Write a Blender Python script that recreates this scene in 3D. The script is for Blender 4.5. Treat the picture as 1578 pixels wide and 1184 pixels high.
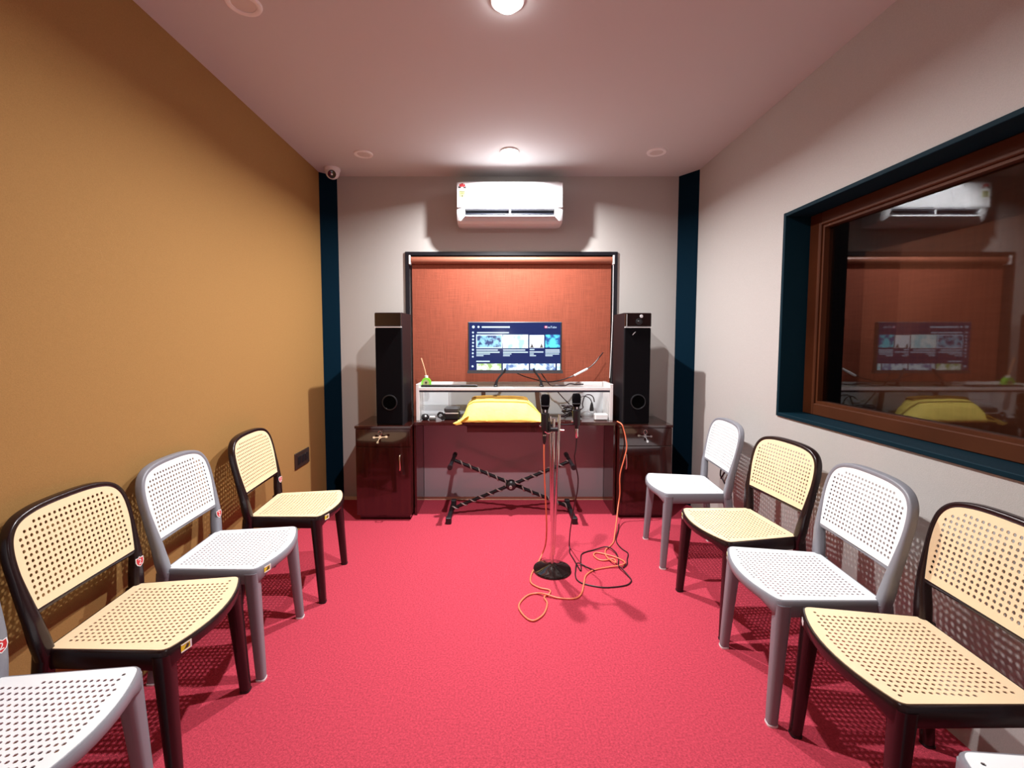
import bpy, math, random
from mathutils import Vector, Matrix, noise
from mathutils.geometry import delaunay_2d_cdt

random.seed(7)
S = bpy.context.scene
C = S.collection
for o in list(bpy.data.objects):
    bpy.data.objects.remove(o, do_unlink=True)

# ------------------------------------------------------------------ camera
cam_d = bpy.data.cameras.new('camera')
cam = bpy.data.objects.new('camera', cam_d)
C.objects.link(cam)
cam.location = (0, 0, 1.38)
cam.rotation_euler = (math.radians(90 - 3.65), 0, 0)
cam_d.sensor_width = 36
cam_d.lens = 690 / 1578 * 36
cam_d.shift_x = 17 / 1578
cam_d.shift_y = -23 / 1578
cam_d.clip_start = 0.02
S.camera = cam

# ------------------------------------------------------------------ world and exposure
w = bpy.data.worlds.new('world')
S.world = w
w.use_nodes = True
w.node_tree.nodes['Background'].inputs[0].default_value = (0.02, 0.02, 0.022, 1)
w.node_tree.nodes['Background'].inputs[1].default_value = 1.0
S.view_settings.view_transform = 'Standard'
S.view_settings.look = 'None'
S.view_settings.gamma = 1
S.view_settings.use_curve_mapping = False
S.view_settings.exposure = 0.04
LAMP_SPREAD = 160
LAMP_W = (76.0, 52.0)              # the lit ceiling lamps
LAMP_COL = (1.0, 0.985, 0.985)

# the phone's own flash (its glint stands in the middle of the television)
fl_d = bpy.data.lights.new('phone_flash', 'POINT')
fl_d.energy = 8.0
fl_d.shadow_soft_size = 0.006
fl_d.color = (1.0, 0.97, 0.95)
fl_o = bpy.data.objects.new('phone_flash', fl_d)
fl_o.location = (0.012, 0.0, 1.395)
C.objects.link(fl_o)

CEIL = 2.741
XL, XR = -1.475, 1.585
YB = 3.814
YF = -1.3

# ------------------------------------------------------------------ materials
def lin(r, g, b):
    f = lambda c: (c / 255 / 12.92) if c / 255 <= 0.04045 else ((c / 255 + 0.055) / 1.055) ** 2.4
    return (f(r), f(g), f(b), 1)

def pmat(name, col, rough=0.5, metal=0.0, bump=None, mottle=None, spec=0.5, coat=0.0, emit=None, estr=0.0):
    """principled material; bump=(scale, strength), mottle=(scale, amount) vary the colour a little"""
    m = bpy.data.materials.new(name)
    m.use_nodes = True
    nt = m.node_tree
    b = nt.nodes['Principled BSDF']
    b.inputs['Base Color'].default_value = col
    b.inputs['Roughness'].default_value = rough
    b.inputs['Metallic'].default_value = metal
    b.inputs['Specular IOR Level'].default_value = spec
    b.inputs['Coat Weight'].default_value = coat
    b.inputs['Coat Roughness'].default_value = 0.04
    if emit:
        b.inputs['Emission Color'].default_value = emit
        b.inputs['Emission Strength'].default_value = estr
    tc = nt.nodes.new('ShaderNodeTexCoord')
    if mottle:
        n = nt.nodes.new('ShaderNodeTexNoise')
        n.inputs['Scale'].default_value = mottle[0]
        n.inputs['Detail'].default_value = 4
        nt.links.new(tc.outputs['Object'], n.inputs['Vector'])
        mr = nt.nodes.new('ShaderNodeMapRange')
        mr.inputs['From Min'].default_value = 0.25
        mr.inputs['From Max'].default_value = 0.75
        mr.inputs['To Min'].default_value = 1 - mottle[1]
        mr.inputs['To Max'].default_value = 1 + mottle[1]
        nt.links.new(n.outputs['Fac'], mr.inputs['Value'])
        mx = nt.nodes.new('ShaderNodeVectorMath')
        mx.operation = 'SCALE'
        mx.inputs[0].default_value = col[:3]
        nt.links.new(mr.outputs['Result'], mx.inputs['Scale'])
        nt.links.new(mx.outputs['Vector'], b.inputs['Base Color'])
    if bump:
        n2 = nt.nodes.new('ShaderNodeTexNoise')
        n2.inputs['Scale'].default_value = bump[0]
        n2.inputs['Detail'].default_value = 3
        nt.links.new(tc.outputs['Object'], n2.inputs['Vector'])
        bp = nt.nodes.new('ShaderNodeBump')
        bp.inputs['Strength'].default_value = bump[1]
        bp.inputs['Distance'].default_value = 0.004
        nt.links.new(n2.outputs['Fac'], bp.inputs['Height'])
        nt.links.new(bp.outputs['Normal'], b.inputs['Normal'])
    return m

def weave_mat(name, col, sx, sz, amount, rough=0.85, axis='X'):
    """linen-like cloth: two sets of stretched noise threads"""
    m = pmat(name, col, rough, spec=0.2)
    nt = m.node_tree
    b = nt.nodes['Principled BSDF']
    tc = nt.nodes['Texture Coordinate']
    outs = []
    for sc in ((sx, sx, sz), (sz, sz, sx)):
        mp = nt.nodes.new('ShaderNodeMapping')
        mp.inputs['Scale'].default_value = sc
        nt.links.new(tc.outputs['Object'], mp.inputs['Vector'])
        n = nt.nodes.new('ShaderNodeTexNoise')
        n.inputs['Scale'].default_value = 1.0
        n.inputs['Detail'].default_value = 3
        nt.links.new(mp.outputs['Vector'], n.inputs['Vector'])
        outs.append(n.outputs['Fac'])
    ad = nt.nodes.new('ShaderNodeMath')
    ad.operation = 'ADD'
    nt.links.new(outs[0], ad.inputs[0])
    nt.links.new(outs[1], ad.inputs[1])
    mr = nt.nodes.new('ShaderNodeMapRange')
    mr.inputs['From Min'].default_value = 0.7
    mr.inputs['From Max'].default_value = 1.3
    mr.inputs['To Min'].default_value = 1 - amount
    mr.inputs['To Max'].default_value = 1 + amount
    nt.links.new(ad.outputs[0], mr.inputs['Value'])
    mx = nt.nodes.new('ShaderNodeVectorMath')
    mx.operation = 'SCALE'
    mx.inputs[0].default_value = col[:3]
    nt.links.new(mr.outputs['Result'], mx.inputs['Scale'])
    nt.links.new(mx.outputs['Vector'], b.inputs['Base Color'])
    bp = nt.nodes.new('ShaderNodeBump')
    bp.inputs['Strength'].default_value = 0.25
    bp.inputs['Distance'].default_value = 0.002
    nt.links.new(ad.outputs[0], bp.inputs['Height'])
    nt.links.new(bp.outputs['Normal'], b.inputs['Normal'])
    return m

def wood_mat(name, c1, c2, rough=0.12, scale=(60, 60, 3)):
    m = pmat(name, c1, rough, coat=0.6)
    nt = m.node_tree
    b = nt.nodes['Principled BSDF']
    tc = nt.nodes['Texture Coordinate']
    mp = nt.nodes.new('ShaderNodeMapping')
    mp.inputs['Scale'].default_value = scale
    nt.links.new(tc.outputs['Object'], mp.inputs['Vector'])
    n = nt.nodes.new('ShaderNodeTexNoise')
    n.inputs['Scale'].default_value = 1
    n.inputs['Detail'].default_value = 5
    nt.links.new(mp.outputs['Vector'], n.inputs['Vector'])
    cr = nt.nodes.new('ShaderNodeValToRGB')
    cr.color_ramp.elements[0].position = 0.3
    cr.color_ramp.elements[0].color = c1
    cr.color_ramp.elements[1].position = 0.7
    cr.color_ramp.elements[1].color = c2
    nt.links.new(n.outputs['Fac'], cr.inputs['Fac'])
    nt.links.new(cr.outputs['Color'], b.inputs['Base Color'])
    return m

def glass_pane_mat(name, gain=1.7):
    """thin pane: clear with a Fresnel mirror reflection from its faces"""
    m = bpy.data.materials.new(name)
    m.use_nodes = True
    nt = m.node_tree
    nt.nodes.remove(nt.nodes['Principled BSDF'])
    out = nt.nodes['Material Output']
    fr = nt.nodes.new('ShaderNodeFresnel')
    fr.inputs['IOR'].default_value = 1.5
    mu = nt.nodes.new('ShaderNodeMath')
    mu.operation = 'MULTIPLY'
    mu.use_clamp = True
    mu.inputs[1].default_value = gain
    nt.links.new(fr.outputs[0], mu.inputs[0])
    tr = nt.nodes.new('ShaderNodeBsdfTransparent')
    tr.inputs[0].default_value = (0.75, 0.72, 0.7, 1)
    gl = nt.nodes.new('ShaderNodeBsdfGlossy')
    gl.inputs['Roughness'].default_value = 0.03
    mx = nt.nodes.new('ShaderNodeMixShader')
    nt.links.new(mu.outputs[0], mx.inputs[0])
    nt.links.new(tr.outputs[0], mx.inputs[1])
    nt.links.new(gl.outputs[0], mx.inputs[2])
    nt.links.new(mx.outputs[0], out.inputs['Surface'])
    return m

def emit_mat(name, col, strength):
    m = pmat(name, (0.01, 0.01, 0.01, 1), 0.2, emit=col, estr=strength)
    return m

def picture_mat(name, ca, cb, strength, scale):
    """a blurry picture shown on the screen: noise between two colours"""
    m = pmat(name, (0.01, 0.01, 0.01, 1), 0.2, emit=ca, estr=strength)
    nt = m.node_tree
    b = nt.nodes['Principled BSDF']
    n = nt.nodes.new('ShaderNodeTexNoise')
    n.inputs['Scale'].default_value = scale
    n.inputs['Detail'].default_value = 3
    nt.links.new(nt.nodes['Texture Coordinate'].outputs['Object'], n.inputs['Vector'])
    cr = nt.nodes.new('ShaderNodeValToRGB')
    cr.color_ramp.elements[0].position = 0.42
    cr.color_ramp.elements[0].color = ca
    cr.color_ramp.elements[1].position = 0.56
    cr.color_ramp.elements[1].color = cb
    nt.links.new(n.outputs['Fac'], cr.inputs['Fac'])
    nt.links.new(cr.outputs['Color'], b.inputs['Emission Color'])
    return m

M = {}
M['carpet'] = pmat('red carpet', (0.50, 0.054, 0.086, 1), 0.95, bump=(300, 0.9), mottle=(130, 0.30), spec=0.1)
M['mustard'] = weave_mat('mustard wall fabric', (0.325, 0.178, 0.058, 1), 700, 220, 0.10)
M['greige'] = weave_mat('greige wall fabric', (0.44, 0.42, 0.40, 1), 700, 220, 0.07)
M['ceiling'] = pmat('ceiling paint', (0.55, 0.54, 0.54, 1), 0.7, bump=(60, 0.05), spec=0.2)
M['rear'] = pmat('rear wall paint', (0.45, 0.42, 0.40, 1), 0.85)
M['navy'] = pmat('dark teal paint', (0.0012, 0.011, 0.022, 1), 0.8, bump=(80, 0.1), spec=0.04)
M['teal'] = pmat('window casing paint', (0.002, 0.016, 0.026, 1), 0.6, bump=(60, 0.08), spec=0.1)
M['skirt'] = pmat('beige skirting', (0.78, 0.62, 0.43, 1), 0.6)
M['wood'] = wood_mat('dark mahogany laminate', (0.018, 0.0032, 0.0025, 1), (0.042, 0.008, 0.005, 1))
M['slab'] = wood_mat('dark tabletop laminate', (0.030, 0.007, 0.006, 1), (0.055, 0.012, 0.010, 1), 0.15, (3, 60, 60))
M['panel'] = pmat('glossy mauve brown panel', (0.31, 0.27, 0.29, 1), 0.22, coat=0.3)
M['sashwood'] = wood_mat('brown sash wood', (0.050, 0.013, 0.004, 1), (0.075, 0.021, 0.007, 1), 0.55, (60, 3, 3))
M['sashwood'].node_tree.nodes['Principled BSDF'].inputs['Coat Weight'].default_value = 0.0
M['sashwood'].node_tree.nodes['Principled BSDF'].inputs['Specular IOR Level'].default_value = 0.15
M['drape'] = weave_mat('dark brown drape', (0.15, 0.050, 0.024, 1), 60, 4, 0.10)
M['black'] = pmat('black plastic', (0.010, 0.010, 0.012, 1), 0.35)
M['blackmatte'] = pmat('black speaker vinyl', (0.006, 0.005, 0.007, 1), 0.5, bump=(200, 0.2), spec=0.3)
M['grille'] = pmat('speaker cloth', (0.003, 0.0025, 0.0035, 1), 0.95, bump=(900, 0.5), spec=0.08)
M['hole'] = pmat('port darkness', (0.002, 0.002, 0.002, 1), 0.9, spec=0.05)
M['gloss'] = pmat('glossy dark trim', (0.012, 0.006, 0.006, 1), 0.08, coat=0.5)
M['white'] = pmat('white plastic', (0.80, 0.80, 0.80, 1), 0.35)
M['acwhite'] = pmat('air conditioner white', (0.64, 0.65, 0.67, 1), 0.3)
M['chairwhite'] = pmat('white chair plastic', (0.86, 0.88, 0.90, 1), 0.35)
M['cream'] = pmat('cream chair plastic', (0.88, 0.68, 0.43, 1), 0.35)
M['greyframe'] = pmat('grey chair plastic', (0.22, 0.225, 0.255, 1), 0.38, bump=(300, 0.05))
M['brownframe'] = pmat('dark brown chair plastic', (0.016, 0.006, 0.007, 1), 0.25, bump=(300, 0.05))
M['chrome'] = pmat('chrome', (0.75, 0.73, 0.72, 1), 0.12, 1.0)
M['brass'] = pmat('warm metal', (0.75, 0.66, 0.55, 1), 0.2, 1.0)
M['orange'] = pmat('orange cable jacket', (0.80, 0.20, 0.10, 1), 0.4)
M['cable'] = pmat('dark cable jacket', (0.018, 0.008, 0.010, 1), 0.4)
M['blind'] = weave_mat('rust orange blind', (0.27, 0.068, 0.038, 1), 260, 7, 0.22)
M['blindtube'] = pmat('blind roller wrap', (0.30, 0.10, 0.06, 1), 0.4)
M['frameblack'] = pmat('black window frame', (0.008, 0.008, 0.012, 1), 0.35)
M['yellow'] = pmat('yellow cloth', (0.92, 0.76, 0.16, 1), 0.75, bump=(45, 0.6), mottle=(12, 0.1))
M['ochre'] = pmat('ochre shade on cloth', (0.30, 0.16, 0.015, 1), 0.8, bump=(45, 0.6))  # shade on top of the yellow cloth, put into the colour
M['green'] = pmat('green liquid glass', (0.20, 0.65, 0.05, 1), 0.12, coat=0.5)
M['reed'] = pmat('reed stick', (0.65, 0.36, 0.20, 1), 0.6)
M['shelfwhite'] = pmat('white shelf laminate', (0.72, 0.71, 0.70, 1), 0.12, coat=0.3)
m_ = pmat('translucent white shelf sheet', (0.80, 0.80, 0.80, 1), 0.12, coat=0.2)
nt_ = m_.node_tree
tr_ = nt_.nodes.new('ShaderNodeBsdfTransparent')
mx_ = nt_.nodes.new('ShaderNodeMixShader')
mx_.inputs[0].default_value = 0.72
nt_.links.new(nt_.nodes['Principled BSDF'].outputs[0], mx_.inputs[1])
nt_.links.new(tr_.outputs[0], mx_.inputs[2])
nt_.links.new(mx_.outputs[0], nt_.nodes['Material Output'].inputs['Surface'])
M['shelfsheet'] = m_
M['shelfback'] = pmat('pale grey back board', (0.70, 0.74, 0.77, 1), 0.6)
M['shadowbrown'] = pmat('brown leg shadow', (0.14, 0.07, 0.05, 1), 0.5)  # colour of the painted shadows on the back board
M['duct'] = pmat('dark duct', (0.012, 0.016, 0.03, 1), 0.5)
M['red'] = pmat('red print', (0.55, 0.02, 0.03, 1), 0.4)
M['labelyellow'] = pmat('yellow print', (0.75, 0.62, 0.03, 1), 0.4)
M['labelgreen'] = pmat('pale green print', (0.36, 0.40, 0.17, 1), 0.4)
M['printdark'] = pmat('dark print', (0.05, 0.04, 0.035, 1), 0.5)
M['silver'] = pmat('silver print', (0.85, 0.86, 0.88, 1), 0.3, 0.3)
M['greyprint'] = pmat('grey print', (0.40, 0.40, 0.42, 1), 0.5)
M['socket'] = pmat('dark brown socket plate', (0.035, 0.02, 0.016, 1), 0.35)
M['lampglass'] = emit_mat('lit lamp face', (1, 0.98, 0.97, 1), 30.0)
M['lampoff'] = pmat('unlit lamp face', (0.62, 0.58, 0.56, 1), 0.3)
M['screen'] = pmat('screen background', (0.004, 0.006, 0.02, 1), 0.1, emit=(0.010, 0.022, 0.115, 1), estr=1.0)
M['scrwhite'] = emit_mat('screen text', (0.62, 0.80, 1.0, 1), 1.4)
M['scrpink'] = emit_mat('screen logo', (0.95, 0.12, 0.25, 1), 1.0)
M['bezel'] = pmat('dark grey bezel', (0.05, 0.05, 0.055, 1), 0.3)
M['pane'] = glass_pane_mat('window pane glass')

# ------------------------------------------------------------------ mesh helpers
class MB:
    def __init__(self):
        self.v, self.f = [], []

    def add(self, vs, fs):
        n = len(self.v)
        self.v += [tuple(p) for p in vs]
        self.f += [tuple(i + n for i in q) for q in fs]
        return self

    def box(self, x0, x1, y0, y1, z0, z1, b=0.0):
        if b <= 0:
            vs = [(x, y, z) for z in (z0, z1) for y in (y0, y1) for x in (x0, x1)]
            return self.add(vs, [(0, 2, 3, 1), (4, 5, 7, 6), (0, 1, 5, 4), (2, 6, 7, 3), (0, 4, 6, 2), (1, 3, 7, 5)])
        # chamfered box
        xs, ys, zs = (x0, x1), (y0, y1), (z0, z1)
        vs, idx = [], {}
        for i in (0, 1):
            for j in (0, 1):
                for k in (0, 1):
                    si, sj, sk = (1 if i == 0 else -1), (1 if j == 0 else -1), (1 if k == 0 else -1)
                    idx[i, j, k, 0] = len(vs); vs.append((xs[i], ys[j] + sj * b, zs[k] + sk * b))
                    idx[i, j, k, 1] = len(vs); vs.append((xs[i] + si * b, ys[j], zs[k] + sk * b))
                    idx[i, j, k, 2] = len(vs); vs.append((xs[i] + si * b, ys[j] + sj * b, zs[k]))
        fs = []
        for i in (0, 1):
            q = [idx[i, 0, 0, 0], idx[i, 1, 0, 0], idx[i, 1, 1, 0], idx[i, 0, 1, 0]]
            fs.append(q if i else q[::-1])
            q = [idx[0, i, 0, 1], idx[1, i, 0, 1], idx[1, i, 1, 1], idx[0, i, 1, 1]]
            fs.append(q[::-1] if i else q)
            q = [idx[0, 0, i, 2], idx[1, 0, i, 2], idx[1, 1, i, 2], idx[0, 1, i, 2]]
            fs.append(q if i else q[::-1])
        for a in (0, 1):
            for c in (0, 1):
                fs.append((idx[0, a, c, 1], idx[1, a, c, 1], idx[1, a, c, 2], idx[0, a, c, 2]))
                fs.append((idx[a, 0, c, 0], idx[a, 1, c, 0], idx[a, 1, c, 2], idx[a, 0, c, 2]))
                fs.append((idx[a, c, 0, 0], idx[a, c, 1, 0], idx[a, c, 1, 1], idx[a, c, 0, 1]))
        for i in (0, 1):
            for j in (0, 1):
                for k in (0, 1):
                    fs.append((idx[i, j, k, 0], idx[i, j, k, 1], idx[i, j, k, 2]))
        return self.add(vs, fs)

    def rings(self, rings, closed=False, cap=True):
        n = len(rings[0])
        vs = [p for r in rings for p in r]
        fs = []
        m = len(rings)
        for i in range(m if closed else m - 1):
            a, b = i * n, ((i + 1) % m) * n
            for j in range(n):
                k = (j + 1) % n
                fs.append((a + j, a + k, b + k, b + j))
        if cap and not closed:
            fs.append(tuple(range(n))[::-1])
            fs.append(tuple(range((m - 1) * n, m * n)))
        return self.add(vs, fs)

    def tube(self, pts, r, n=8, closed=False):
        pts = [Vector(p) for p in pts]
        m = len(pts)
        rad = r if isinstance(r, (list, tuple)) else [r] * m
        rings = []
        up = None
        for i in range(m):
            if closed:
                t = pts[(i + 1) % m] - pts[i - 1]
            else:
                t = pts[min(i + 1, m - 1)] - pts[max(i - 1, 0)]
            t.normalize()
            if up is None:
                up = Vector((0, 0, 1)) if abs(t.z) < 0.9 else Vector((1, 0, 0))
            side = t.cross(up)
            if side.length < 1e-5:
                side = t.cross(Vector((0.3, 1, 0.2)))
            side.normalize()
            up = side.cross(t).normalized()
            rings.append([pts[i] + (side * math.cos(a) + up * math.sin(a)) * rad[i]
                          for a in [2 * math.pi * k / n for k in range(n)]])
        return self.rings(rings, closed)

    def lathe(self, prof, n=24, at=(0, 0, 0), rot=None):
        """prof: list of (radius, height) round +Z, capped"""
        rings = []
        for r, h in prof:
            ring = []
            for k in range(n):
                a = 2 * math.pi * k / n
                p = Vector((max(r, 1e-4) * math.cos(a), max(r, 1e-4) * math.sin(a), h))
                if rot is not None:
                    p = rot @ p
                ring.append(p + Vector(at))
            rings.append(ring)
        return self.rings(rings)

    def prism(self, poly, fn, t0, t1):
        """poly of 2D points placed by fn(a, b, t) from t0 to t1"""
        n = len(poly)
        vs = [fn(a, b, t0) for a, b in poly] + [fn(a, b, t1) for a, b in poly]
        fs = [tuple(range(n))[::-1], tuple(range(n, 2 * n))]
        for j in range(n):
            k = (j + 1) % n
            fs.append((j, k, n + k, n + j))
        return self.add(vs, fs)

    def mesh(self, name, mat, smooth=None):
        me = bpy.data.meshes.new(name)
        me.from_pydata(self.v, [], self.f)
        me.validate()
        me.update()
        import bmesh
        bm = bmesh.new()
        bm.from_mesh(me)
        bmesh.ops.recalc_face_normals(bm, faces=bm.faces)
        bm.to_mesh(me)
        bm.free()
        if mat:
            me.materials.append(mat)
        if smooth is not None:
            for p in me.polygons:
                p.use_smooth = True
            me.set_sharp_from_angle(angle=math.radians(smooth))
        return me

    def build(self, name, mat, parent=None, smooth=None):
        return put(name, self.mesh(name, mat, smooth), parent)

def put(name, me, parent=None, mat=None):
    o = bpy.data.objects.new(name, me)
    C.objects.link(o)
    if parent is not None:
        o.parent = parent
    if mat is not None:
        o.material_slots[0].link = 'OBJECT'
        o.material_slots[0].material = mat
    return o

def tag(o, label=None, cat=None, group=None, kind=None):
    if label: o['label'] = label
    if cat: o['category'] = cat
    if group: o['group'] = group
    if kind: o['kind'] = kind
    return o

def thing(name, label, cat, loc=(0, 0, 0), rz=0.0, group=None):
    o = bpy.data.objects.new(name, None)
    o.empty_display_size = 0.05
    C.objects.link(o)
    o.location = loc
    o.rotation_euler = (0, 0, rz)
    return tag(o, label, cat, group)

def struct(name, mb, mat, parent=None, smooth=None):
    o = mb.build(name, mat, parent, smooth)
    if parent is None:
        o['kind'] = 'structure'
    return o

def smooth_path(pts, n=6, closed=False):
    """Catmull-Rom through the points"""
    P = [Vector(p) for p in pts]
    m = len(P)
    out = []
    for i in range(m if closed else m - 1):
        if closed:
            a, b, c, d = P[i - 1], P[i], P[(i + 1) % m], P[(i + 2) % m]
        else:
            a, b, c, d = P[max(i - 1, 0)], P[i], P[i + 1], P[min(i + 2, m - 1)]
        for k in range(n):
            t = k / n
            out.append(0.5 * ((2 * b) + (c - a) * t + (2 * a - 5 * b + 4 * c - d) * t * t + (3 * b - a - 3 * c + d) * t ** 3))
    if not closed:
        out.append(P[-1])
    return out

def fillet(poly, radii, n=5):
    """round the corners of a 2D polygon"""
    out = []
    m = len(poly)
    for i in range(m):
        r = radii[i] if isinstance(radii, (list, tuple)) else radii
        p = Vector(poly[i])
        if r <= 0:
            out.append(tuple(p)); continue
        a, b = Vector(poly[i - 1]) - p, Vector(poly[(i + 1) % m]) - p
        r = min(r, a.length * 0.49, b.length * 0.49)
        A, B = p + a.normalized() * r, p + b.normalized() * r
        for k in range(n + 1):
            t = k / n
            out.append(tuple(A * (1 - t) ** 2 + p * 2 * t * (1 - t) + B * t * t))
    return out

def offset_poly(poly, d):
    """offset a closed counter-clockwise polygon outward by d"""
    m = len(poly)
    out = []
    for i in range(m):
        a, p, b = Vector(poly[i - 1]), Vector(poly[i]), Vector(poly[(i + 1) % m])
        e1, e2 = (p - a), (b - p)
        e1 = e1.normalized() if e1.length > 1e-9 else e2.normalized()
        e2 = e2.normalized() if e2.length > 1e-9 else e1
        n = Vector((e1.y + e2.y, -(e1.x + e2.x)))
        n.normalize()
        out.append((p.x + n.x * d, p.y + n.y * d))
    return out

def rrect(w, d, r=0.3, n=3):
    """rounded rectangle half sizes w,d as list of (a, b)"""
    rr = r * min(w, d)
    out = []
    for cx, cy, a0 in ((w - rr, d - rr, 0), (-w + rr, d - rr, 90), (-w + rr, -d + rr, 180), (w - rr, -d + rr, 270)):
        for k in range(n + 1):
            a = math.radians(a0 + 90 * k / n)
            out.append((cx + rr * math.cos(a), cy + rr * math.sin(a)))
    return out

def text_mesh(body, size, depth, name, mat):
    cu = bpy.data.curves.new(name, 'FONT')
    cu.body = body
    cu.size = size
    cu.extrude = depth
    cu.align_x = 'CENTER'
    cu.align_y = 'CENTER'
    cu.resolution_u = 3
    to = bpy.data.objects.new(name, cu)
    me = bpy.data.meshes.new_from_object(to)
    bpy.data.objects.remove(to)
    me.name = name
    me.materials.clear()
    me.materials.append(mat)
    return me

# ================================================================== ROOM
struct('floor', MB().box(XL - .1, XR + .1, YF - .1, YB + .1, -.06, 0), M['carpet'])
struct('ceiling', MB().box(XL - .1, XR + .1, YF - .1, YB + .1, CEIL, CEIL + .06), M['ceiling'])
struct('wall_left', MB().box(XL - .1, XL, YF, YB + .1, 0, CEIL), M['mustard'])
struct('wall_rear', MB().box(XL - .1, XR + .1, YF - .1, YF, 0, CEIL), M['rear'])
# right wall with the window opening
WY0, WY1, WZ0, WZ1 = 0.55, 2.546, 0.953, 2.085
mb = MB()
mb.box(XR, XR + .12, YF, WY0, 0, CEIL)
mb.box(XR, XR + .12, WY1, YB + .1, 0, CEIL)
mb.box(XR, XR + .12, WY0, WY1, 0, WZ0)
mb.box(XR, XR + .12, WY0, WY1, WZ1, CEIL)
struct('wall_right', mb, M['greige'])
# back wall with the blind recess
BX0, BX1, BZ0, BZ1 = -.803, .977, .70, 2.122
mb = MB()
mb.box(XL, BX0, YB, YB + .1, 0, CEIL)
mb.box(BX1, XR, YB, YB + .1, 0, CEIL)
mb.box(BX0, BX1, YB, YB + .1, 0, BZ0)
mb.box(BX0, BX1, YB, YB + .1, BZ1, CEIL)
mb.box(BX0, BX1, YB + .1, YB + .13, BZ0, BZ1)
struct('wall_back', mb, M['greige'])
# chamfered corner strips
for nm, pts in (('trim_1', [(XL, 3.715), (-1.363, YB), (XL, YB)]), ('trim_2', [(XR, 3.66), (XR, YB), (1.479, YB)])):
    struct(nm, MB().prism(pts, lambda a, b, t: (a, b, t), 0, CEIL), M['navy'])
# skirting at the back wall
struct('baseboard_back', MB().box(-1.36, 1.47, YB - .008, YB, 0, .028), M['skirt'])

# back recess frame
w1 = struct('window_1', MB().box(BX0, BX1, YB - .012, YB + .02, BZ1 - .028, BZ1), M['frameblack'])
MB().box(BX0, BX0 + .028, YB - .012, YB + .02, BZ0, BZ1 - .028).build('frame_side', M['frameblack'], w1)
MB().box(BX1 - .028, BX1, YB - .012, YB + .02, BZ0, BZ1 - .028).build('frame_side', M['frameblack'], w1)
MB().box(BX0, BX0 + .008, YB + .02, YB + .1, BZ0, BZ1).build('reveal', M['frameblack'], w1)
MB().box(BX1 - .008, BX1, YB + .02, YB + .1, BZ0, BZ1).build('reveal', M['frameblack'], w1)
MB().box(BX0 + .008, BX1 - .008, YB + .02, YB + .1, BZ1 - .008, BZ1).build('reveal', M['frameblack'], w1)

# right window: painted casing, wooden sash, tilted pane, drape behind
L = 0.02
w2 = struct('window_2', MB().box(XR - .008, XR + .150, WY1 - L, WY1, WZ0, WZ1), M['teal'])
MB().box(XR - .008, XR + .150, WY0, WY0 + L, WZ0, WZ1).build('casing_board', M['teal'], w2)
MB().box(XR - .012, XR + .150, WY0 + L, WY1 - L, WZ0, WZ0 + L, .003).build('sill', M['teal'], w2)
MB().box(XR - .008, XR + .150, WY0 + L, WY1 - L, WZ1 - L, WZ1, .002).build('casing_board', M['teal'], w2)
sx0, sx1 = XR + .128, XR + .185
SW = .085
y0, y1, z0, z1 = WY0 + L, WY1 - L, WZ0 + L, WZ1 - L
MB().box(sx0, sx1, y1 - SW, y1, z0, z1, .004).build('sash_stile', M['sashwood'], w2)
MB().box(sx0, sx1, y0, y0 + SW, z0, z1, .004).build('sash_stile', M['sashwood'], w2)
MB().box(sx0, sx1, y0 + SW, y1 - SW, z0, z0 + SW * .75, .004).build('sash_rail', M['sashwood'], w2)
MB().box(sx0, sx1, y0 + SW, y1 - SW, z1 - SW * .8, z1, .004).build('sash_rail', M['sashwood'], w2)
bz0, bz1 = z0 + SW * .75, z1 - SW * .8
bd = MB()
bd.box(sx0 + .012, sx1, y1 - SW - .014, y1 - SW, bz0, bz1)
bd.build('glazing_bead', M['sashwood'], w2)
MB().box(sx0 + .012, sx1, y0 + SW, y1 - SW - .014, bz0, bz0 + .014).build('glazing_bead', M['sashwood'], w2)
MB().box(sx0 + .012, sx1, y0 + SW, y1 - SW - .014, bz1 - .014, bz1).build('glazing_bead', M['sashwood'], w2)
# pane leans: foot further out than its head
gx = lambda z: XR + .168
mb = MB()
gy0, gy1 = y0 + SW - .004, y1 - SW + .004
mb.add([(gx(bz0), gy0, bz0 - .004), (gx(bz0), gy1, bz0 - .004), (gx(bz1), gy1, bz1 + .004), (gx(bz1), gy0, bz1 + .004)], [(0, 1, 2, 3)])
pane_me = bpy.data.meshes.new('pane')
pane_me.from_pydata(mb.v, [], mb.f)
pane_me.materials.append(M['pane'])
pane_o = put('pane', pane_me, w2)
if pane_me.polygons[0].normal.x > 0:
    pane_me.flip_normals()
# dark space behind the pane
mb = MB()
mb.box(XR + .42, XR + .45, .2, 3.6, .3, CEIL)
struct('wall_booth', mb, M['drape'])
mb = MB()
mb.box(XR + .12, XR + .45, .17, .2, .3, CEIL)
mb.box(XR + .12, XR + .45, 3.6, 3.63, .3, CEIL)
struct('wall_booth_side', mb, M['drape'])
struct('floor_booth', MB().box(XR + .12, XR + .45, .2, 3.6, .27, .3), M['drape'])
struct('ceiling_booth', MB().box(XR + .12, XR + .45, .2, 3.6, CEIL, CEIL + .03), M['drape'])

# added fill light, unseen, to brighten the brown drape behind the pane
bl = bpy.data.lights.new('booth_fill_light', 'POINT')
bl.energy = 4.0
bl.shadow_soft_size = .08
bl.color = (1.0, .82, .66)
blo = bpy.data.objects.new('booth_fill_light', bl)
blo.location = (XR + .30, 1.2, CEIL - .12)
C.objects.link(blo)

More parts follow.
